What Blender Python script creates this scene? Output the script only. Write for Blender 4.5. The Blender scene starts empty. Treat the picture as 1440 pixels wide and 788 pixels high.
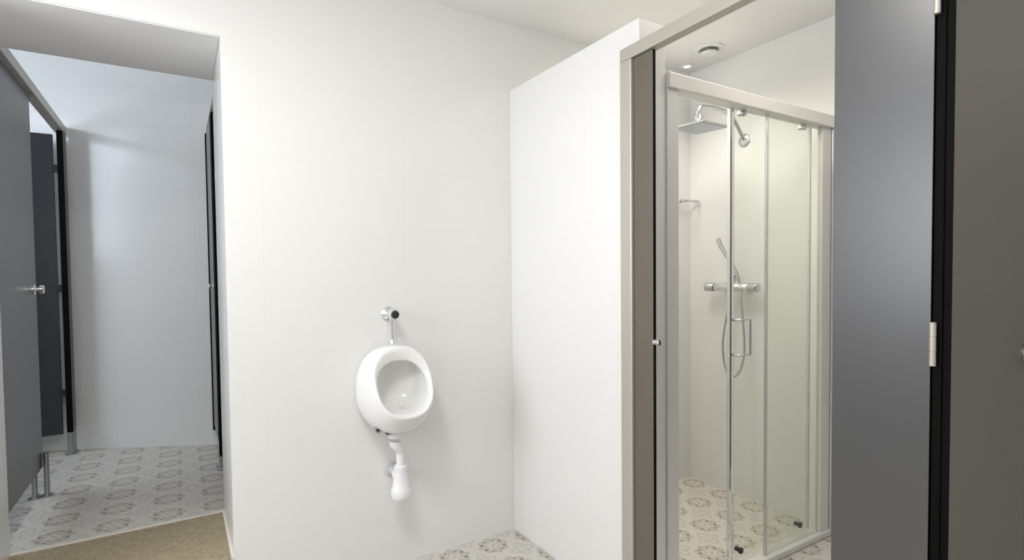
import bpy, bmesh, math
from mathutils import Vector, Matrix

SC = bpy.context.scene
COL = SC.collection
V = Vector

# ------------------------------------------------------------------ materials
def new_mat(name):
    m = bpy.data.materials.new(name); m.use_nodes = True
    nt = m.node_tree
    return m, nt, nt.nodes['Principled BSDF']

def solid(name, col, rough=.5, metal=0., spec=.5, noise=0.):
    m, nt, b = new_mat(name)
    b.inputs['Roughness'].default_value = rough
    b.inputs['Metallic'].default_value = metal
    b.inputs['Specular IOR Level'].default_value = spec
    b.inputs['Base Color'].default_value = (*col, 1)
    if noise:
        tc = nt.nodes.new('ShaderNodeTexCoord'); n = nt.nodes.new('ShaderNodeTexNoise')
        n.inputs['Scale'].default_value = 9; n.inputs['Detail'].default_value = 5
        nt.links.new(tc.outputs['Object'], n.inputs['Vector'])
        mx = nt.nodes.new('ShaderNodeMix'); mx.data_type = 'RGBA'
        mx.inputs['A'].default_value = (*[c*(1-noise) for c in col], 1)
        mx.inputs['B'].default_value = (*[min(1, c*(1+noise)) for c in col], 1)
        nt.links.new(n.outputs['Fac'], mx.inputs['Factor'])
        nt.links.new(mx.outputs['Result'], b.inputs['Base Color'])
    return m

class NB:
    """small helper that writes math node chains"""
    def __init__(s, nt): s.nt = nt
    def m(s, op, a, b=None, c=None, clamp=False):
        n = s.nt.nodes.new('ShaderNodeMath'); n.operation = op; n.use_clamp = clamp
        for i, x in enumerate((a, b, c)):
            if x is None: continue
            if isinstance(x, (int, float)): n.inputs[i].default_value = x
            else: s.nt.links.new(x, n.inputs[i])
        return n.outputs[0]
    def band(s, x, c, w):      # 1 inside |x-c|<w with a soft edge
        d = s.m('ABSOLUTE', s.m('SUBTRACT', x, c))
        return s.m('SUBTRACT', 1.0, s.m('DIVIDE', d, w), clamp=True)
    def mix(s, fac, A, B):
        n = s.nt.nodes.new('ShaderNodeMix'); n.data_type = 'RGBA'
        for k, x in (('Factor', fac), ('A', A), ('B', B)):
            if isinstance(x, tuple): n.inputs[k].default_value = (*x, 1)
            elif isinstance(x, (int, float)): n.inputs[k].default_value = x
            else: s.nt.links.new(x, n.inputs[k])
        return n.outputs['Result']

def tile_wall(name, ax, off, tw, th, oz, col=(.84, .84, .825), joint=(.805, .805, .79), rough=.22):
    """glazed wall tiles tw x th, straight bond; ax picks the horizontal axis (0 x, 1 y)"""
    m, nt, b = new_mat(name); q = NB(nt)
    tc = nt.nodes.new('ShaderNodeTexCoord'); sp = nt.nodes.new('ShaderNodeSeparateXYZ')
    nt.links.new(tc.outputs['Object'], sp.inputs[0])
    u = q.m('DIVIDE', q.m('SUBTRACT', sp.outputs[ax], off), tw)
    v = q.m('DIVIDE', q.m('SUBTRACT', sp.outputs[2], oz), th)
    du = q.m('MULTIPLY', q.m('ABSOLUTE', q.m('SUBTRACT', u, q.m('ROUND', u))), tw)
    dv = q.m('MULTIPLY', q.m('ABSOLUTE', q.m('SUBTRACT', v, q.m('ROUND', v))), th)
    d = q.m('MINIMUM', du, dv)
    line = q.m('SUBTRACT', 1.0, q.m('DIVIDE', d, .0022), clamp=True)
    nt.links.new(q.mix(line, col, joint), b.inputs['Base Color'])
    n = nt.nodes.new('ShaderNodeTexNoise'); n.inputs['Scale'].default_value = 5
    nt.links.new(tc.outputs['Object'], n.inputs['Vector'])
    h = q.m('ADD', q.m('MULTIPLY', q.m('SUBTRACT', 1.0, line), .35), q.m('MULTIPLY', n.outputs['Fac'], .6))
    bp = nt.nodes.new('ShaderNodeBump'); bp.inputs['Strength'].default_value = .05; bp.inputs['Distance'].default_value = .004
    nt.links.new(h, bp.inputs['Height']); nt.links.new(bp.outputs[0], b.inputs['Normal'])
    b.inputs['Roughness'].default_value = rough
    return m

def tile_floor(name, ox, oy, s=.19):
    """cement style tiles: a rosette per tile, a fainter one on the tile corners, dark dots"""
    m, nt, b = new_mat(name); q = NB(nt)
    tc = nt.nodes.new('ShaderNodeTexCoord'); sp = nt.nodes.new('ShaderNodeSeparateXYZ')
    nt.links.new(tc.outputs['Object'], sp.inputs[0])
    def cell(dx, dy):
        u = q.m('DIVIDE', q.m('SUBTRACT', sp.outputs[0], ox+dx), s)
        v = q.m('DIVIDE', q.m('SUBTRACT', sp.outputs[1], oy+dy), s)
        u = q.m('SUBTRACT', u, q.m('ROUND', u)); v = q.m('SUBTRACT', v, q.m('ROUND', v))
        r = q.m('SQRT', q.m('ADD', q.m('MULTIPLY', u, u), q.m('MULTIPLY', v, v)))
        t = q.m('ARCTAN2', v, u)
        return u, v, r, t
    u, v, r, t = cell(0, 0)
    c8 = q.m('COSINE', q.m('MULTIPLY', t, 8)); c4 = q.m('COSINE', q.m('MULTIPLY', t, 4))
    rp = q.m('SUBTRACT', r, q.m('MULTIPLY', c8, .035))
    outer = q.band(rp, .315, .036)
    inner = q.band(q.m('SUBTRACT', r, q.m('MULTIPLY', c4, .03)), .15, .03)
    fill = q.band(rp, .235, .075)
    heart = q.m('SUBTRACT', 1.0, q.m('DIVIDE', r, .07), clamp=True)
    au = q.m('ABSOLUTE', u); av = q.m('ABSOLUTE', v)
    def dot(a, b_, w):
        dx = q.m('SUBTRACT', au, a); dy = q.m('SUBTRACT', av, b_)
        rr = q.m('SQRT', q.m('ADD', q.m('MULTIPLY', dx, dx), q.m('MULTIPLY', dy, dy)))
        return q.m('MULTIPLY', q.m('SUBTRACT', 1.0, q.m('DIVIDE', rr, w), clamp=True), 2.2, clamp=True)
    dots = q.m('MAXIMUM', dot(.24, .12, .05), dot(.12, .24, .035))
    u2, v2, r2, t2 = cell(s/2, s/2)
    k4 = q.m('COSINE', q.m('MULTIPLY', t2, 4)); k12 = q.m('COSINE', q.m('MULTIPLY', t2, 12))
    leaf = q.band(q.m('SUBTRACT', r2, q.m('MULTIPLY', k4, .06)), .22, .035)
    leaf2 = q.band(q.m('SUBTRACT', r2, q.m('MULTIPLY', k12, .03)), .11, .03)
    n = nt.nodes.new('ShaderNodeTexNoise'); n.inputs['Scale'].default_value = 26; n.inputs['Detail'].default_value = 4
    nt.links.new(tc.outputs['Object'], n.inputs['Vector'])
    wob = q.m('MULTIPLY_ADD', n.outputs['Fac'], 1.1, .25, clamp=True)
    c = q.mix(q.m('MULTIPLY', fill, .75), (.655, .63, .58), (.45, .405, .33))
    c = q.mix(q.m('MULTIPLY', q.m('MULTIPLY', outer, wob), .85), c, (.31, .28, .235))
    c = q.mix(q.m('MULTIPLY', q.m('MULTIPLY', inner, wob), .75), c, (.33, .30, .25))
    c = q.mix(q.m('MULTIPLY', heart, .7), c, (.30, .26, .21))
    c = q.mix(q.m('MULTIPLY', q.m('MULTIPLY', leaf, wob), .75), c, (.36, .345, .325))
    c = q.mix(q.m('MULTIPLY', leaf2, .55), c, (.36, .345, .325))
    c = q.mix(q.m('MULTIPLY', dots, .75), c, (.08, .072, .065))
    eu = q.m('SUBTRACT', .5, au); ev = q.m('SUBTRACT', .5, av)
    g = q.m('SUBTRACT', 1.0, q.m('DIVIDE', q.m('MINIMUM', eu, ev), .008), clamp=True)
    c = q.mix(q.m('MULTIPLY', g, .6), c, (.62, .6, .56))
    nt.links.new(c, b.inputs['Base Color'])
    b.inputs['Roughness'].default_value = .38
    return m

def glass_mat(name, tint, gloss=.09):
    m = bpy.data.materials.new(name); m.use_nodes = True; nt = m.node_tree; nt.nodes.clear()
    o = nt.nodes.new('ShaderNodeOutputMaterial'); mx = nt.nodes.new('ShaderNodeMixShader')
    tr = nt.nodes.new('ShaderNodeBsdfTransparent'); tr.inputs[0].default_value = (*tint, 1)
    gl = nt.nodes.new('ShaderNodeBsdfGlossy'); gl.inputs['Roughness'].default_value = .02
    lw = nt.nodes.new('ShaderNodeLayerWeight'); lw.inputs[0].default_value = .5
    q = NB(nt); fr = q.m('MULTIPLY_ADD', q.m('POWER', lw.outputs['Facing'], 5.0), .9, .035)
    nt.links.new(fr, mx.inputs[0]); nt.links.new(tr.outputs[0], mx.inputs[1]); nt.links.new(gl.outputs[0], mx.inputs[2])
    nt.links.new(mx.outputs[0], o.inputs[0])
    return m

def concrete(name):
    m, nt, b = new_mat(name); q = NB(nt)
    tc = nt.nodes.new('ShaderNodeTexCoord')
    n = nt.nodes.new('ShaderNodeTexNoise'); n.inputs['Scale'].default_value = 75; n.inputs['Detail'].default_value = 6
    k = nt.nodes.new('ShaderNodeTexNoise'); k.inputs['Scale'].default_value = 7; k.inputs['Detail'].default_value = 3
    nt.links.new(tc.outputs['Object'], n.inputs['Vector']); nt.links.new(tc.outputs['Object'], k.inputs['Vector'])
    f = q.m('MULTIPLY_ADD', q.m('SUBTRACT', n.outputs['Fac'], .5), 2.2, .5, clamp=True)
    c = q.mix(f, (.27, .225, .145), (.46, .40, .29))
    c = q.mix(q.m('MULTIPLY', k.outputs['Fac'], .5), c, (.33, .27, .16))
    nt.links.new(c, b.inputs['Base Color'])
    bp = nt.nodes.new('ShaderNodeBump'); bp.inputs['Strength'].default_value = .3; bp.inputs['Distance'].default_value = .003
    nt.links.new(n.outputs['Fac'], bp.inputs['Height']); nt.links.new(bp.outputs[0], b.inputs['Normal'])
    b.inputs['Roughness'].default_value = .85
    return m

M = dict(
    wall_a=tile_wall('glazed_white_tile', 0, .27, .543, .241, .921),
    wall_y=tile_wall('glazed_white_tile_side', 1, 2.17, .543, .241, .921),
    wall_c=tile_wall('glazed_white_tile_corridor', 0, -.25, .48, .241, .905, joint=(.77, .77, .765), rough=.16),
    paint=solid('white_ceiling_paint', (.86, .855, .84), .7),
    soffit=solid('grey_white_soffit_paint', (.86, .86, .86), .6),
    floor=tile_floor('patterned_cement_tile', 1.171, 2.087),
    floor2=tile_floor('patterned_cement_tile_corridor', -.06, 2.93),
    concrete=concrete('bare_screed'),
    silicone=solid('white_sealant', (.82, .76, .70), .6),
    panel=solid('charcoal_laminate', (.054, .054, .057), .31, spec=1.0, noise=.04),
    panel_w=solid('warm_grey_laminate', (.135, .120, .098), .42, noise=.04),
    panel_d=solid('dark_laminate', (.030, .032, .037), .45),
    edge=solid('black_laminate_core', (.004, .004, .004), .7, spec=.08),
    alu=solid('satin_beige_aluminium', (.56, .53, .475), .42, .55),
    alu_shade=solid('shaded_aluminium', (.16, .13, .095), .42, .4),  # aluminium with the shade it stands in put into its colour
    alu_w=solid('pale_silver_profile', (.80, .79, .765), .40, .1),
    chrome=solid('polished_chrome', (.80, .81, .82), .09, 1.),
    satin=solid('satin_chrome', (.60, .61, .62), .24, 1.),
    dark=solid('dark_rubber', (.02, .02, .02), .5),
    steel=solid('stainless_leg', (.42, .42, .43), .3, .9),
    ceramic=solid('white_vitreous_china', (.86, .86, .85), .10, spec=.6),
    plastic=solid('white_plastic', (.86, .86, .87), .35),
    plastic_g=solid('pale_grey_plastic', (.60, .60, .62), .4),
    rain=solid('blue_grey_spray_face', (.40, .44, .47), .35, .5),
    glass=glass_mat('shower_glass', (.972, .985, .966)),
    vent=solid('white_vent_plastic', (.80, .80, .79), .45),
    gap=solid('vent_throat', (.42, .41, .40), .8),
    lamp=None,
)
def emit(name, col, st):
    m, nt, b = new_mat(name)
    b.inputs['Base Color'].default_value = (*col, 1)
    b.inputs['Emission Color'].default_value = (*col, 1); b.inputs['Emission Strength'].default_value = st
    return m
M['lamp'] = emit('lit_downlight', (1, .98, .94), .7*1.5)

# ------------------------------------------------------------------ mesh helpers
class MB:
    def __init__(s): s.bm = bmesh.new()
    def box(s, x0, y0, z0, x1, y1, z1, bev=0., seg=2, mat=None):
        r = bmesh.ops.create_cube(s.bm, size=1.0)
        vs = r['verts']
        bmesh.ops.scale(s.bm, vec=(abs(x1-x0), abs(y1-y0), abs(z1-z0)), verts=vs)
        bmesh.ops.translate(s.bm, vec=((x0+x1)/2, (y0+y1)/2, (z0+z1)/2), verts=vs)
        if mat is not None: bmesh.ops.transform(s.bm, matrix=mat, verts=vs)
        if bev:
            es = list({e for v in vs for e in v.link_edges})
            bmesh.ops.bevel(s.bm, geom=es, offset=bev, segments=seg, profile=.5, affect='EDGES')
        return s
    def loft(s, rings, cap0=True, cap1=True):
        L = [[s.bm.verts.new(p) for p in r] for r in rings]; n = len(L[0])
        for a, b in zip(L, L[1:]):
            for i in range(n):
                s.bm.faces.new((a[i], a[(i+1) % n], b[(i+1) % n], b[i]))
        if cap0: s.bm.faces.new(L[0][::-1])
        if cap1: s.bm.faces.new(L[-1])
        return s
    def tube(s, pts, rad, n=14, smooth=0):
        pts = [V(p) for p in pts]
        if smooth: pts = spline(pts, smooth)
        rs = rad if isinstance(rad, (list, tuple)) else [rad]*len(pts)
        if len(rs) != len(pts):
            k = len(rs)-1
            rs = [rs[min(k, int(i/(len(pts)-1)*k))] for i in range(len(pts))]
        rings = []; up = None
        for i, p in enumerate(pts):
            t = (pts[min(i+1, len(pts)-1)]-pts[max(i-1, 0)]).normalized()
            if up is None:
                up = V((0, 0, 1)) if abs(t.z) < .9 else V((0, 1, 0))
            a = (up-t*up.dot(t)).normalized(); b = t.cross(a); up = a
            rings.append([p+(a*math.cos(2*math.pi*k/n)+b*math.sin(2*math.pi*k/n))*rs[i] for k in range(n)])
        return s.loft(rings)
    def lathe(s, base, axis, prof, n=32):
        """prof: (distance along axis, radius) pairs from base"""
        base = V(base); ax = V(axis).normalized()
        a = (V((0, 0, 1)) if abs(ax.z) < .9 else V((0, 1, 0))); a = (a-ax*a.dot(ax)).normalized(); b = ax.cross(a)
        rings = [[base+ax*h+(a*math.cos(2*math.pi*k/n)+b*math.sin(2*math.pi*k/n))*max(r, 1e-4) for k in range(n)] for h, r in prof]
        return s.loft(rings)
    def done(s, name, mat, parent=None, smooth=False, edge=None, subsurf=0):
        bmesh.ops.recalc_face_normals(s.bm, faces=s.bm.faces[:])
        me = bpy.data.meshes.new(name); s.bm.to_mesh(me); s.bm.free()
        me.materials.append(mat)
        if edge is not None:
            me.materials.append(edge[0])
            for p in me.polygons:
                if abs(p.normal.dot(V(edge[1]))) < .6: p.material_index = 1
        o = bpy.data.objects.new(name, me); COL.objects.link(o)
        if smooth:
            for p in me.polygons: p.use_smooth = True
            me.set_sharp_from_angle(angle=math.radians(38))
        if subsurf:
            md = o.modifiers.new('s', 'SUBSURF'); md.levels = md.render_levels = subsurf
        if parent is not None:
            o.parent = parent
            o.matrix_parent_inverse = chain_inverse(parent)
        return o

def world_loc(o):
    w = V((0, 0, 0))
    while o is not None:
        if o.parent is None: w = w+o.location
        o = o.parent
    return w
def chain_inverse(parent):
    # meshes are written in world coordinates; only a thing's Empty carries an offset
    return Matrix.Translation(-world_loc(parent)) if parent.parent is None else Matrix.Identity(4)

def spline(P, k):
    out = []
    for i in range(len(P)-1):
        p0 = P[max(i-1, 0)]; p1 = P[i]; p2 = P[i+1]; p3 = P[min(i+2, len(P)-1)]
        for j in range(k):
            t = j/k
            out.append(.5*((2*p1)+(p2-p0)*t+(2*p0-5*p1+4*p2-p3)*t*t+(3*p1-p0-3*p2+p3)*t**3))
    out.append(P[-1])
    return out

def thing(name, label, cat, loc, group=None):
    o = bpy.data.objects.new(name, None); COL.objects.link(o); o.location = loc
    o.empty_display_size = .05
    o['label'] = label; o['category'] = cat; o['kind'] = 'thing'
    if group: o['group'] = group
    return o
def struct(o, label):
    o['kind'] = 'structure'; o['label'] = label
    return o

# ------------------------------------------------------------------ measures (metres)
YA = 2.170            # tiled wall that carries the urinal
YB = 2.657            # back of that thick wall
XJ, XL = .148, -.551  # passage jambs
ZL, ZF = 2.053, .196  # lintel underside, raised corridor floor
XP, XQ, YE, HP = 1.333, 1.457, 1.338, 2.061   # shower partition
XW = 2.570            # right hand wall
ZC = 2.370            # ceiling
XR, YR = -1.75, -1.70 # left wall and wall behind the camera

# ------------------------------------------------------------------ shell
struct(MB().box(XR-.1, YR-.1, -.12, XW+.12, YA, 0).done('floor', M['floor']), 'beige patterned tile floor of the washroom and shower')
struct(MB().box(XR-.1, YB, -.12, 1.2, 5.6, ZF).done('floor_corridor', M['floor2']), 'raised patterned tile floor of the corridor')
struct(MB().box(XL, YA, -.12, XJ, YB-.012, ZF-.004).done('threshold', M['concrete']), 'bare brown screed strip in the passage through the wall')
struct(MB().box(XL, YB-.012, -.12, XJ, YB, ZF+.001).done('trim_1', M['silicone']), 'white joint between screed and corridor tiles')
struct(MB().box(XJ-.008, YA, ZF-.02, XJ, YB-.012, ZF+.006).done('trim_2', M['silicone']), 'white sealant bead at the right foot of the passage')
wb = MB()
wb.box(XJ, YA, -.12, XW, YB, ZC+.45).box(XR-.1, YA, -.12, XL, YB, ZC+.45).box(XL, YA, ZL, XJ, YB, ZC+.45)
struct(wb.done('wall_back', M['wall_a']), 'white tiled wall with the urinal and the passage opening')
struct(MB().box(XL+.001, YA+.004, ZL-.004, XJ-.001, YB, ZL).done('soffit', M['soffit']), 'flat grey white underside of the passage lintel')
struct(MB().box(XP, YE, 0, XQ, YA, HP, .003).done('wall_partition', M['wall_y']), 'white tiled partition wall beside the shower')
struct(MB().box(XW, YR-.1, -.12, XW+.12, YB, ZC+.1).done('wall_right', M['wall_y']), 'pale tiled wall inside the shower')
struct(MB().box(XR-.1, YR-.1, ZC, XW+.12, YA, ZC+.1).done('ceiling', M['paint']), 'flat white ceiling')
# left wall with a window hole (off frame), wall behind the camera
WY0, WY1, WZ0, WZ1 = .95, 2.10, 1.00, 2.15
wl = MB()
wl.box(XR-.1, YR-.1, -.12, XR, WY0, ZC+.1).box(XR-.1, WY1, -.12, XR, YA, ZC+.1)
wl.box(XR-.1, WY0, -.12, XR, WY1, WZ0).box(XR-.1, WY0, WZ1, XR, WY1, ZC+.1)
struct(wl.done('wall_left', M['wall_y']), 'white tiled wall with the window')
struct(MB().box(XR, YR-.1, -.12, XW, YR, ZC+.1).done('wall_front', M['wall_a']), 'white wall behind the camera')
wf = MB()
for a in ((WY0, WZ0, WY0+.05, WZ1), (WY1-.05, WZ0, WY1, WZ1), (WY0, WZ0, WY1, WZ0+.05), (WY0, WZ1-.05, WY1, WZ1), ((WY0+WY1)/2-.025, WZ0, (WY0+WY1)/2+.025, WZ1)):
    wf.box(XR-.07, a[0], a[1], XR-.02, a[2], a[3])
struct(wf.done('window_1', M['plastic']), 'white window frame in the left wall')

# corridor: skewed far wall, side walls, ceiling, window of the left stalls
B1, B2 = V((-.538, 4.114)), V((.198, 3.740)); dB = (B2-B1).normalized(); nB = V((-dB.y, dB.x))
ang = math.atan2(dB.y, dB.x)
mB = Matrix.Translation((B1.x, B1.y, 0)) @ Matrix.Rotation(ang, 4, 'Z')
ow = MB().box(-1.55, 0, -.12, 1.95, .12, 2.95).done('wall_corridor', M['wall_c'])
ow.matrix_world = mB
struct(ow, 'white tiled wall at the far end of the corridor')
CL = -1.75
SY0, SY1, SZ0, SZ1 = 3.05, 4.15, 1.30, 2.55
cw = MB()
cw.box(CL-.1, YB, -.12, CL, SY0, 2.95).box(CL-.1, SY1, -.12, CL, 5.0, 2.95).box(CL-.1, SY0, -.12, CL, SY1, SZ0).box(CL-.1, SY0, SZ1, CL, SY1, 2.95)
struct(cw.done('wall_stall', M['wall_y']), 'white tiled wall behind the left stalls')
struct(MB().box(1.2, YB, -.12, 1.3, 4.2, 2.95).done('wall_corridor_right', M['wall_y']), 'white tiled wall behind the right stalls')
struct(MB().box(CL-.1, YB, 2.85, 1.3, 5.0, 2.95).done('ceiling_corridor', M['paint']), 'white corridor ceiling')

# ------------------------------------------------------------------ urinal
UX = .735
def egg(cx, hw, hh, cz, d, tilt, n=40, p=2.35, narrow=0.):
    pts = []
    for k in range(n):
        a = 2*math.pi*k/n; c, s = math.cos(a), math.sin(a)
        sx = math.copysign(abs(c)**(2/p), c); sz = math.copysign(abs(s)**(2/p), s)
        w = hw*(1-narrow*max(0, -s)**1.5)
        pts.append(V((cx+w*sx, YA-(d-tilt*sz), cz+hh*sz)))
    return pts
ur = thing('urinal', 'white ceramic wall urinal hanging on the tiled wall under the chrome flush valve', 'urinal', (UX, YA, .60))
b = MB()
R = [
    egg(UX, .148, .176, .752, .002, 0, narrow=.16),
    egg(UX, .150, .178, .752, .03, .0, narrow=.14),
    egg(UX, .148, .177, .754, .075, .012, narrow=.12),
    egg(UX, .141, .172, .760, .118, .028, narrow=.10),
    egg(UX, .131, .159, .772, .150, .045, narrow=.07),
    egg(UX, .122, .138, .787, .171, .056, narrow=.04),
    egg(UX, .117, .126, .793, .179, .060),
    egg(UX, .111, .119, .792, .181, .060),
    egg(UX, .105, .108, .786, .177, .056),
    egg(UX, .100, .098, .778, .170, .050),
    egg(UX, .097, .094, .776, .160, .047),
    egg(UX, .102, .103, .783, .140, .042),
    egg(UX, .100, .104, .787, .105, .032),
    egg(UX, .090, .098, .780, .070, .018),
    egg(UX, .058, .066, .772, .046, .008),
    egg(UX, .020, .026, .765, .040, .0),
]
b.loft(R)
b.done('bowl', M['ceramic'], ur, smooth=True, subsurf=1)
MB().lathe((UX-.012, YA-.10, .585), (-.15, -.10, -1), [(0, .030), (.016, .028), (.022, .024)], 24).done('outlet', M['ceramic'], ur, smooth=True)
for (x, d, z) in ((.654, .107, .614), (.688, .120, .602)):
    c = MB().lathe((x, YA-d, z), (-.5, -.8, -.28), [(-.012, .016), (.007, .0165), (.013, .0135), (.014, .007), (.011, .006)], 20).done('fixing_bolt', M['steel'], ur, smooth=True)
    c['label'] = 'chrome fixing cap under the bowl'
    ax = V((-.5, -.8, -.28)).normalized(); q = V((x, YA-d, z))+ax*.011
    MB().lathe(q, ax, [(0, .0062), (.002, .0055)], 16).done('bolt_hole', M['dark'], c)
dr = MB().lathe((UX+.002, YA-.135, .7055), (0, -.25, 1), [(-.003, .010), (.001, .010), (.003, .006)], 18).done('drain_boss', M['plastic'], ur, smooth=True)

# flush valve
fv = thing('flush_valve', 'chrome push button flush valve on the wall above the urinal', 'flush valve', (UX, YA, 1.05))
FZ = 1.054
MB().lathe((UX, YA-.001, FZ), (0, -1, 0), [(0, .029), (.004, .029), (.010, .024), (.016, .016), (.02, .012)], 32).done('wall_flange', M['chrome'], fv, smooth=True)
MB().lathe((UX, YA-.015, FZ), (0, -1, 0), [(0, .012), (.012, .0125), (.014, .018), (.05, .0195), (.066, .0195), (.070, .017)], 32).done('valve_body', M['chrome'], fv, smooth=True)
bt = MB().lathe((UX, YA-.084, FZ), (0, -1, 0), [(0, .016), (.006, .016), (.010, .013), (.011, .006)], 28).done('push_button', M['dark'], fv, smooth=True)
bt['label'] = 'black push button'
MB().tube([(UX, YA-.045, FZ-.015), (UX, YA-.045, FZ-.04), (UX+.001, YA-.045, .98), (UX+.002, YA-.045, .93)], .0062, 16).done('flush_pipe', M['chrome'], fv, smooth=True)
MB().lathe((UX, YA-.045, FZ-.012), (0, 0, -1), [(0, .010), (.016, .010), (.017, .008), (.028, .008)], 20).done('union_nut', M['chrome'], fv, smooth=True)
MB().lathe((UX+.002, YA-.045, .926), (0, 0, 1), [(0, .019), (.004, .018), (.010, .011), (.024, .009), (.026, .006)], 24).done('spud_cover', M['chrome'], fv, smooth=True)

# bottle trap
TX, TD = .742, .10
bp = thing('bottle_trap', 'white plastic bottle trap below the urinal', 'bottle trap', (TX, YA, .33))
MB().tube([(UX-.0155, YA-.1065, .551), (UX-.0155, YA-.107, .543), (UX-.006, YA-.108, .535), (TX, YA-TD, .515)], .023, 18, smooth=3).done('elbow', M['plastic'], bp, smooth=True)
MB().tube([(TX, YA-TD, .53), (TX, YA-TD, .43)], .0165, 20).done('tailpipe', M['plastic'], bp, smooth=True)
MB().lathe((TX, YA-TD, .452), (0, 0, -1), [(0, .018), (.003, .026), (.022, .027), (.025, .023)], 28).done('slip_nut', M['plastic'], bp, smooth=True)
MB().lathe((TX, YA-TD, .434), (0, 0, -1), [(0, .024), (.03, .029), (.072, .034), (.076, .0375), (.082, .0395), (.108, .041), (.1105, .0395), (.111, .02)], 30).done('cup', M['plastic'], bp, smooth=True)
MB().tube([(TX, YA-TD+.015, .405), (TX-.002, YA-.05, .405), (TX-.002, YA-.001, .405)], .017, 18).done('wall_pipe', M['plastic_g'], bp, smooth=True)
MB().lathe((TX-.002, YA+.001, .405), (0, -1, 0), [(0, .032), (.003, .032), (.010, .020)], 26).done('rosette', M['plastic_g'], bp, smooth=True)
MB().lathe((TX-.001, YA-TD+.012, .405), (0, 1, 0), [(0, .024), (.024, .024), (.027, .019)], 24).done('side_nut', M['plastic'], bp, smooth=True)

# ------------------------------------------------------------------ shower cubicle screen (slightly out of square with the partition)
S = .033
def fx(y): return XP-.020-S*(1.405-y)           # plane of the screen
cang = -math.atan(S)
FR = Matrix.Translation((fx(1.405), 1.405, 0)) @ Matrix.Rotation(cang, 4, 'Z')   # local: -y runs along the screen
def FB(mb, x0, y0, z0, x1, y1, z1, bev=0.): return mb.box(x0, y0, z0, x1, y1, z1, bev, 2, FR)
scr = thing('shower_screen', 'charcoal cubicle screen with beige metal frame around the shower doorway', 'cubicle screen', (fx(1.405), 1.405, 0))
FB(MB(), -.003, -.052, .0, .034, .004, 1.928, .004).done('frame_post', M['alu'], scr)
FB(MB(), -.003, -1.80, 1.928, .036, .004, 1.972, .004).done('head_rail', M['alu'], scr)
p = FB(MB(), .008, -.143, .15, .021, -.054, 1.926, .001).done('narrow_panel', M['panel_w'], scr, edge=(M['edge'], (1, 0, 0)))
p = FB(MB(), .000, -.921, .15, .013, -.726, 1.926, .001).done('pilaster_panel', M['panel'], scr, edge=(M['edge'], (1, 0, 0)))
p['label'] = 'wide charcoal upright panel between the two doorways'
sl = FB(MB(), .003, -.939, .15, .022, -.9225, 1.926, .002).done('edge_strip', M['edge'], scr)  # no real seal: black strip added for the shade in the hinge gap
sl['label'] = 'black strip standing in for the dark gap between panel and door'
def P3(x, y, z): return FR @ V((x, y, z))
def A3(x, y, z): return FR.to_3x3() @ V((x, y, z))
kp = MB().lathe(P3(.012, -.143, .982), A3(0, -1, 0), [(0, .009), (.006, .009), (.008, .006), (.018, .006), (.020, .010), (.026, .010), (.028, .007)], 20).done('door_stop', M['chrome'], scr, smooth=True)
for zz in (.30, 1.0565, 1.749):
    MB().lathe(P3(-.004, -.9265, zz-.0435), (0, 0, 1), [(0, .0058), (.0275, .0058), (.028, .005), (.0295, .005), (.030, .0058), (.057, .0058), (.0575, .005), (.059, .005), (.0595, .0058), (.087, .0058)], 16).done('hinge', M['alu'], scr, smooth=True)
for yy in (-.10, -.76, -.89):
    MB().lathe(P3(.012, yy, 0), (0, 0, 1), [(0, .024), (.006, .024), (.008, .010), (.152, .010)], 16).done('foot', M['steel'], scr, smooth=True)
FB(MB(), .0135, -.85, .15, 1.26, -.837, 1.926, .001).done('divider_panel', M['panel'], scr, edge=(M['edge'], (0, 1, 0)))

# open door of the next cubicle
dr0 = P3(.006, -.947, 0)
dd = V((.592, .040, 0)).normalized(); dn = V((dd.y, -dd.x, 0))
MD = Matrix(((dd.x, dn.x, 0, dr0.x), (dd.y, dn.y, 0, dr0.y), (0, 0, 1, 0), (0, 0, 0, 1)))
dt = thing('cubicle_door', 'open warm grey cubicle door at the right edge with a round chrome knob', 'door', (dr0.x, dr0.y, .15))
MB().box(0, -.0065, .15, .554, .0065, 1.92, .001, 2, MD).done('door_leaf', M['panel_w'], dt, edge=(M['edge'], (dn.x, dn.y, 0)))
kb = MD @ V((.533, .0065, .992))
MB().lathe(kb, dn, [(0, .026), (.004, .026), (.006, .013), (.018, .013), (.022, .025), (.040, .025), (.045, .019)], 28).done('knob', M['satin'], dt, smooth=True)

# ------------------------------------------------------------------ shower enclosure
YS = 1.346
se = thing('shower_enclosure', 'sliding glass shower enclosure with pale metal rails behind the partition', 'shower enclosure', (2.0, YS, 0))
MB().box(1.459, YS-.026, 1.848, XW-.002, YS+.034, 1.902, .004).done('header_rail', M['alu_w'], se)
MB().box(1.459, YS-.022, 0.0, XW-.002, YS+.024, .030, .006).done('bottom_rail', M['alu_w'], se)
MB().box(1.459, YS-.016, .030, 1.516, YS+.028, 1.848, .003).done('wall_profile', M['alu_w'], se)
wp = MB().box(2.512, YS-.018, .030, XW-.002, YS+.028, 1.848, .003).done('wall_profile', M['satin'], se)
MB().box(2.440, YS-.012, .030, 2.511, YS+.012, 1.848, .002).done('pane_profile', M['alu_w'], se)
MB().box(2.052, YS-.004, .030, 2.440, YS+.004, 1.848).done('fixed_pane', M['glass'], se)
MB().box(2.045, YS-.006, .032, 2.054, YS+.006, 1.846, .001).done('edge_strip', M['satin'], se)
YD = YS+.026
sd = MB().box(1.862, YD-.003, .045, 2.405, YD+.003, 1.846).done('sliding_pane', M['glass'], se)
sd['label'] = 'sliding glass door pushed half open'
MB().box(1.846, YD-.010, .040, 1.868, YD+.010, 1.850, .004).done('edge_profile', M['chrome'], sd)
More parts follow.
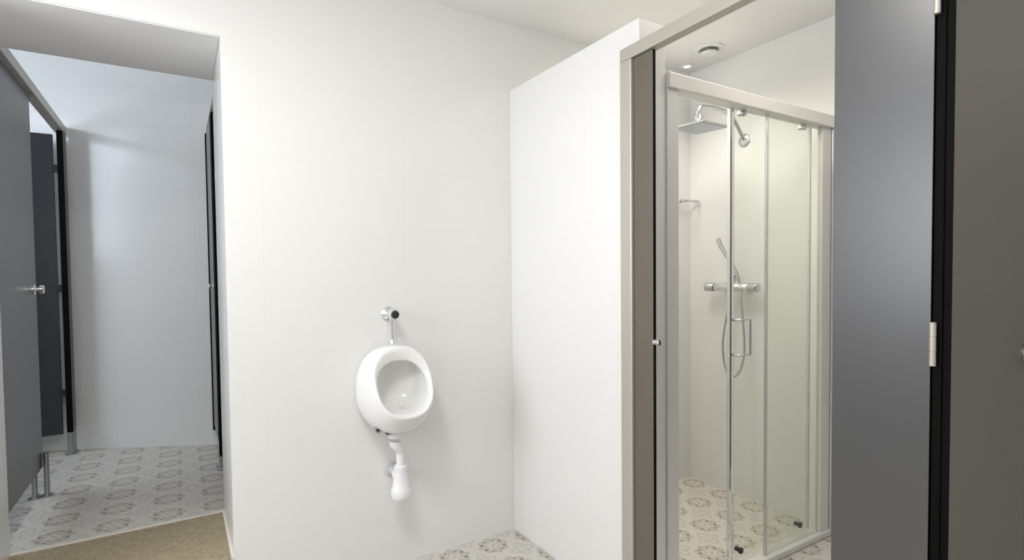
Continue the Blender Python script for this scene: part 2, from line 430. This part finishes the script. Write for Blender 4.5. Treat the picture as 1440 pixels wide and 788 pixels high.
MB().box(2.398, YD-.006, .045, 2.408, YD+.006, 1.846, .001).done('edge_profile', M['alu_w'], sd)
hb = MB()
hy = YD-.034
hb.tube([(1.868, YD-.004, 1.020), (1.868, hy, 1.020), (1.934, hy, 1.020), (1.934, hy, .880), (1.866, hy, .880), (1.866, YD-.004, .880)], .0048, 12)
hb.done('handle', M['satin'], sd, smooth=True)
for (x, z) in ((1.925, 1.838), (2.345, 1.838), (1.912, .082), (2.330, .082)):
    MB().lathe((x, YD-.016, z), (0, 1, 0), [(0, .008), (.002, .013), (.010, .013), (.012, .009), (.030, .009)], 18).done('roller', M['satin'] if z > 1 else M['dark'], sd, smooth=True)

# ------------------------------------------------------------------ shower fittings on the right wall
rs = thing('rain_shower', 'square rain shower head on a bent arm from the shower wall', 'shower head', (XW, 1.83, 1.91))
MB().lathe((XW+.001, 1.815, 1.906), (-1, 0, 0), [(0, .034), (.004, .034), (.010, .028), (.014, .014)], 28).done('wall_flange', M['satin'], rs, smooth=True)
MB().tube([(2.566, 1.815, 1.906), (2.53, 1.817, 1.955), (2.48, 1.82, 2.012), (2.42, 1.825, 2.040), (2.34, 1.832, 2.048), (2.272, 1.840, 2.045), (2.250, 1.842, 2.030), (2.246, 1.842, 2.0)], .0105, 16, smooth=4).done('arm', M['satin'], rs, smooth=True)
MB().lathe((2.246, 1.842, 2.022), (0, 0, -1), [(0, .013), (.022, .013), (.024, .018), (.046, .020), (.052, .014), (.072, .026), (.076, .02)], 24).done('swivel', M['chrome'], rs, smooth=True)
HM = Matrix.Translation((2.250, 1.842, 1.9395)) @ Matrix.Rotation(math.radians(3), 4, 'X')
MB().box(-.098, -.098, -.004, .098, .098, .006, .003, 2, HM).done('head_plate', M['satin'], rs)
hp_ = MB().box(-.093, -.093, -.0075, .093, .093, -.004, .001, 1, HM).done('spray_face', M['rain'], rs)
hp_['label'] = 'blue grey spray face'

mx = thing('shower_mixer', 'chrome bar shower mixer with hand shower and hose on the shower wall', 'shower mixer', (XW, 1.85, 1.13))
MX, MZ = 2.512, 1.131
MB().lathe((MX, 1.955, MZ), (0, -1, 0), [(0, .019), (.002, .0205), (.205, .0205), (.207, .019)], 28).done('bar', M['chrome'], mx, smooth=True)
for s_, y0 in ((1, 1.958), (-1, 1.748)):
    MB().lathe((MX, y0, MZ), (0, s_, 0), [(0, .021), (.004, .0235), (.052, .0235), (.056, .020)], 28).done('control_knob', M['satin'], mx, smooth=True)
for y0 in (1.92, 1.78):
    MB().lathe((XW+.001, y0, MZ), (-1, 0, 0), [(0, .030), (.006, .029), (.012, .014), (.045, .012)], 24).done('wall_union', M['chrome'], mx, smooth=True)
MB().lathe((MX, 1.838, MZ+.016), (0, 0, 1), [(0, .011), (.018, .011), (.020, .015), (.048, .016), (.050, .012)], 20).done('hand_shower_holder', M['chrome'], mx, smooth=True)
hs = MB()
hs.tube([(2.506, 1.800, 1.165), (2.503, 1.812, 1.205), (2.497, 1.840, 1.262), (2.490, 1.868, 1.305), (2.482, 1.893, 1.352), (2.478, 1.908, 1.392)],
        [.0085, .0095, .0100, .0105, .0125, .0120], 16)
hs.done('hand_shower', M['satin'], mx, smooth=True)
MB().tube([(MX-.004, 1.850, MZ-.016), (MX-.006, 1.862, 1.03), (MX-.002, 1.893, .90), (MX, 1.903, .80), (MX, 1.888, .70), (MX, 1.845, .652), (MX, 1.797, .69), (MX, 1.772, .79), (MX-.004, 1.775, .93), (MX-.006, 1.787, 1.06), (2.506, 1.799, 1.168)], .0062, 12, smooth=6).done('hose', M['satin'], mx, smooth=True)

sh = thing('soap_holder', 'small chrome soap holder on the shower back wall near the corner', 'soap holder', (2.49, YA, 1.615))
MB().lathe((2.452, YA+.001, 1.617), (0, -1, 0), [(0, .020), (.004, .020), (.008, .008), (.035, .008)], 20).done('wall_rose', M['satin'], sh, smooth=True)
MB().tube([(2.452, YA-.030, 1.626), (2.50, YA-.034, 1.626), (2.545, YA-.034, 1.624), (2.552, YA-.055, 1.622), (2.545, YA-.078, 1.620), (2.452, YA-.078, 1.616), (2.444, YA-.055, 1.617), (2.452, YA-.032, 1.62)], .006, 10, smooth=3).done('wire_ring', M['satin'], sh, smooth=True)

# ceiling fittings over the shower
cv = thing('ceiling_vent', 'round white ceiling vent above the shower', 'vent', (2.371, 1.883, ZC))
MB().lathe((2.371, 1.883, ZC), (0, 0, -1), [(0, .072), (.004, .073), (.009, .066), (.010, .052), (.002, .046)], 40).done('vent_ring', M['vent'], cv, smooth=True)
MB().lathe((2.371, 1.883, ZC-.003), (0, 0, -1), [(0, .046), (.001, .046)], 32).done('throat', M['gap'], cv)
MB().lathe((2.371, 1.883, ZC-.004), (0, 0, -1), [(0, .012), (.012, .012), (.014, .036), (.020, .043), (.027, .040), (.031, .02)], 40).done('vent_disc', M['vent'], cv, smooth=True)
dl = thing('downlight', 'small round lit downlight in the ceiling at the shower corner', 'ceiling light', (2.46, 2.10, ZC))
MB().lathe((2.46, 2.10, ZC), (0, 0, -1), [(0, .038), (.003, .038), (.006, .034), (.006, .021), (.001, .020)], 32).done('bezel', M['vent'], dl, smooth=True)
MB().lathe((2.46, 2.10, ZC-.001), (0, 0, -1), [(0, .020), (.003, .019), (.004, .012)], 28).done('lens', M['lamp'], dl, smooth=True)

# ------------------------------------------------------------------ corridor screens
def leg(mb_x, mb_y, z1, r=.011):
    return MB().lathe((mb_x, mb_y, ZF), (0, 0, 1), [(0, .026), (.006, .026), (.010, r), (z1-ZF, r)], 16)
XC = -.557
ls = thing('left_stall_screen', 'charcoal stall screen with metal rail on the left of the corridor', 'cubicle screen', (XC, 3.3, ZF))
MB().box(XC-.022, YB+.004, 2.058, XC+.024, 4.105, 2.106, .003).done('head_rail', M['alu'], ls)
MB().box(XC-.014, YB+.01, .335, XC-.001, 3.300, 2.058, .001).done('side_panel', M['panel'], ls, edge=(M['edge'], (1, 0, 0)))
MB().box(XC-.006, 3.985, .33, XC+.024, 4.085, 2.060, .002).done('far_post', M['alu_shade'], ls, edge=(M['edge'], (1, 0, 0)))
k = MB().lathe((XC-.001, 3.255, 1.165), (1, 0, 0), [(0, .024), (.004, .024), (.006, .011), (.018, .011), (.021, .020), (.033, .020), (.036, .015)], 24).done('knob', M['chrome'], ls, smooth=True)
for x, y in ((XC-.030, 3.280), (XC+.012, 3.292)):
    leg(x, y, .40).done('leg', M['steel'], ls, smooth=True)
for x, y in ((XC+.004, 4.01), (XC+.016, 4.055)):
    leg(x, y, .345).done('leg', M['steel'], ls, smooth=True)
ld = thing('stall_door', 'dark stall door standing open inside the left stall', 'door', (XC-.035, 4.065, .31))
MB().box(XC-.75, 4.050, .310, XC-.032, 4.063, 2.045, .001).done('door_leaf', M['panel_d'], ld, edge=(M['edge'], (0, 1, 0)))
for zz in (.55, 1.16, 1.85):
    MB().box(XC-.046, 4.042, zz-.022, XC-.007, 4.049, zz+.022, .002).done('hinge', M['dark'], ld)

XD = .180
rsn = thing('right_stall_screen', 'dark stall screen seen almost edge on at the right of the corridor', 'cubicle screen', (XD, 3.5, ZF))
MB().box(XD-.010, YB+.01, 2.066, XD+.026, 3.735, 2.106, .003).done('head_rail', M['alu_shade'], rsn)
MB().box(XD-.014, 3.30, .335, XD-.002, 3.690, 2.066, .001).done('far_panel', M['panel'], rsn, edge=(M['edge'], (1, 0, 0)))
MB().box(XD-.020, 3.690, .30, XD+.004, 3.728, 2.066, .002).done('far_post', M['edge'], rsn)
MB().box(XD-.013, 3.215, .27, XD+.008, 3.285, 2.066, .002).done('near_post', M['edge'], rsn)
MB().box(XD+.003, YB+.02, .335, XD+.016, 3.205, 2.066, .001).done('near_panel', M['panel_d'], rsn, edge=(M['edge'], (1, 0, 0)))
for y in (3.235, 3.30):
    leg(XD-.004, y, .36, .009).done('leg', M['steel'], rsn, smooth=True)
MB().lathe((XD-.014, 3.40, 1.165), (-1, 0, 0), [(0, .020), (.004, .020), (.006, .010), (.016, .010), (.018, .016), (.026, .014)], 20).done('latch', M['chrome'], rsn, smooth=True)

# ------------------------------------------------------------------ lights
def area(name, loc, target, sx, sy, power, col, spread=180):
    l = bpy.data.lights.new(name, 'AREA'); l.shape = 'RECTANGLE'; l.size = sx; l.size_y = sy
    l.energy = power; l.color = col; l.spread = math.radians(spread)
    o = bpy.data.objects.new(name, l); COL.objects.link(o); o.location = loc
    o.rotation_euler = (V(target)-V(loc)).to_track_quat('-Z', 'Y').to_euler()
    return o
area('room_ceiling_lamp', (-.08, .88, ZC-.02), (-.08, .88, 0), .42, .42, 19, (1, .985, .96))
area('bounce_fill', (-.15, -.55, 1.45), (-.05, -.35, ZC), .3, .3, 21, (1, .985, .965))  # unseen fill added behind the camera, aimed up to brighten the ceiling
area('window_daylight', (XR-.09, (WY0+WY1)/2, (WZ0+WZ1)/2), (XW, (WY0+WY1)/2, (WZ0+WZ1)/2), WZ1-WZ0, WY1-WY0, 34, (.91, .935, 1))
area('shower_lamp', (1.93, 1.80, ZC-.02), (1.93, 1.80, 0), .6, .45, 8.5, (1, .945, .85), 125)
area('cubicle_fill', (1.95, 1.0, ZC-.02), (1.95, 1.0, 0), .35, .35, 3.8, (1, .915, .79), 150)  # added fill without a fixture, lifts the header rail and pale profiles
area('stall_window_daylight', (CL-.09, (SY0+SY1)/2, (SZ0+SZ1)/2), (.4, (SY0+SY1)/2, 1.2), SZ1-SZ0, SY1-SY0, 18, (.80, .88, 1))
area('passage_lamp', (-.2, 3.05, 2.83), (-.2, 3.05, 0), .3, .3, 1.6, (.93, .96, 1))

w = bpy.data.worlds.new('world'); SC.world = w; w.use_nodes = True
bg = w.node_tree.nodes['Background']; bg.inputs[0].default_value = (.80, .88, 1, 1); bg.inputs[1].default_value = .6

# ------------------------------------------------------------------ camera
cam = bpy.data.cameras.new('camera'); co = bpy.data.objects.new('camera', cam); COL.objects.link(co)
cam.sensor_width = 36; cam.lens = 763.669/1440*36; cam.shift_y = 19.65/1440
cam.clip_start = .02
yaw, pit, rol = math.radians(31.619), math.radians(-1.817), math.radians(-.619)
F = V((math.sin(yaw)*math.cos(pit), math.cos(yaw)*math.cos(pit), math.sin(pit)))
R0 = V((math.cos(yaw), -math.sin(yaw), 0)); U0 = R0.cross(F)
Rv = R0*math.cos(rol)+U0*math.sin(rol); Uv = -R0*math.sin(rol)+U0*math.cos(rol)
co.matrix_world = Matrix(((Rv.x, Uv.x, -F.x, 0), (Rv.y, Uv.y, -F.y, 0), (Rv.z, Uv.z, -F.z, 1.2), (0, 0, 0, 1)))
SC.camera = co

vs = SC.view_settings
vs.view_transform = 'Standard'; vs.look = 'None'; vs.gamma = 1; vs.exposure = 0
vs.use_curve_mapping = False
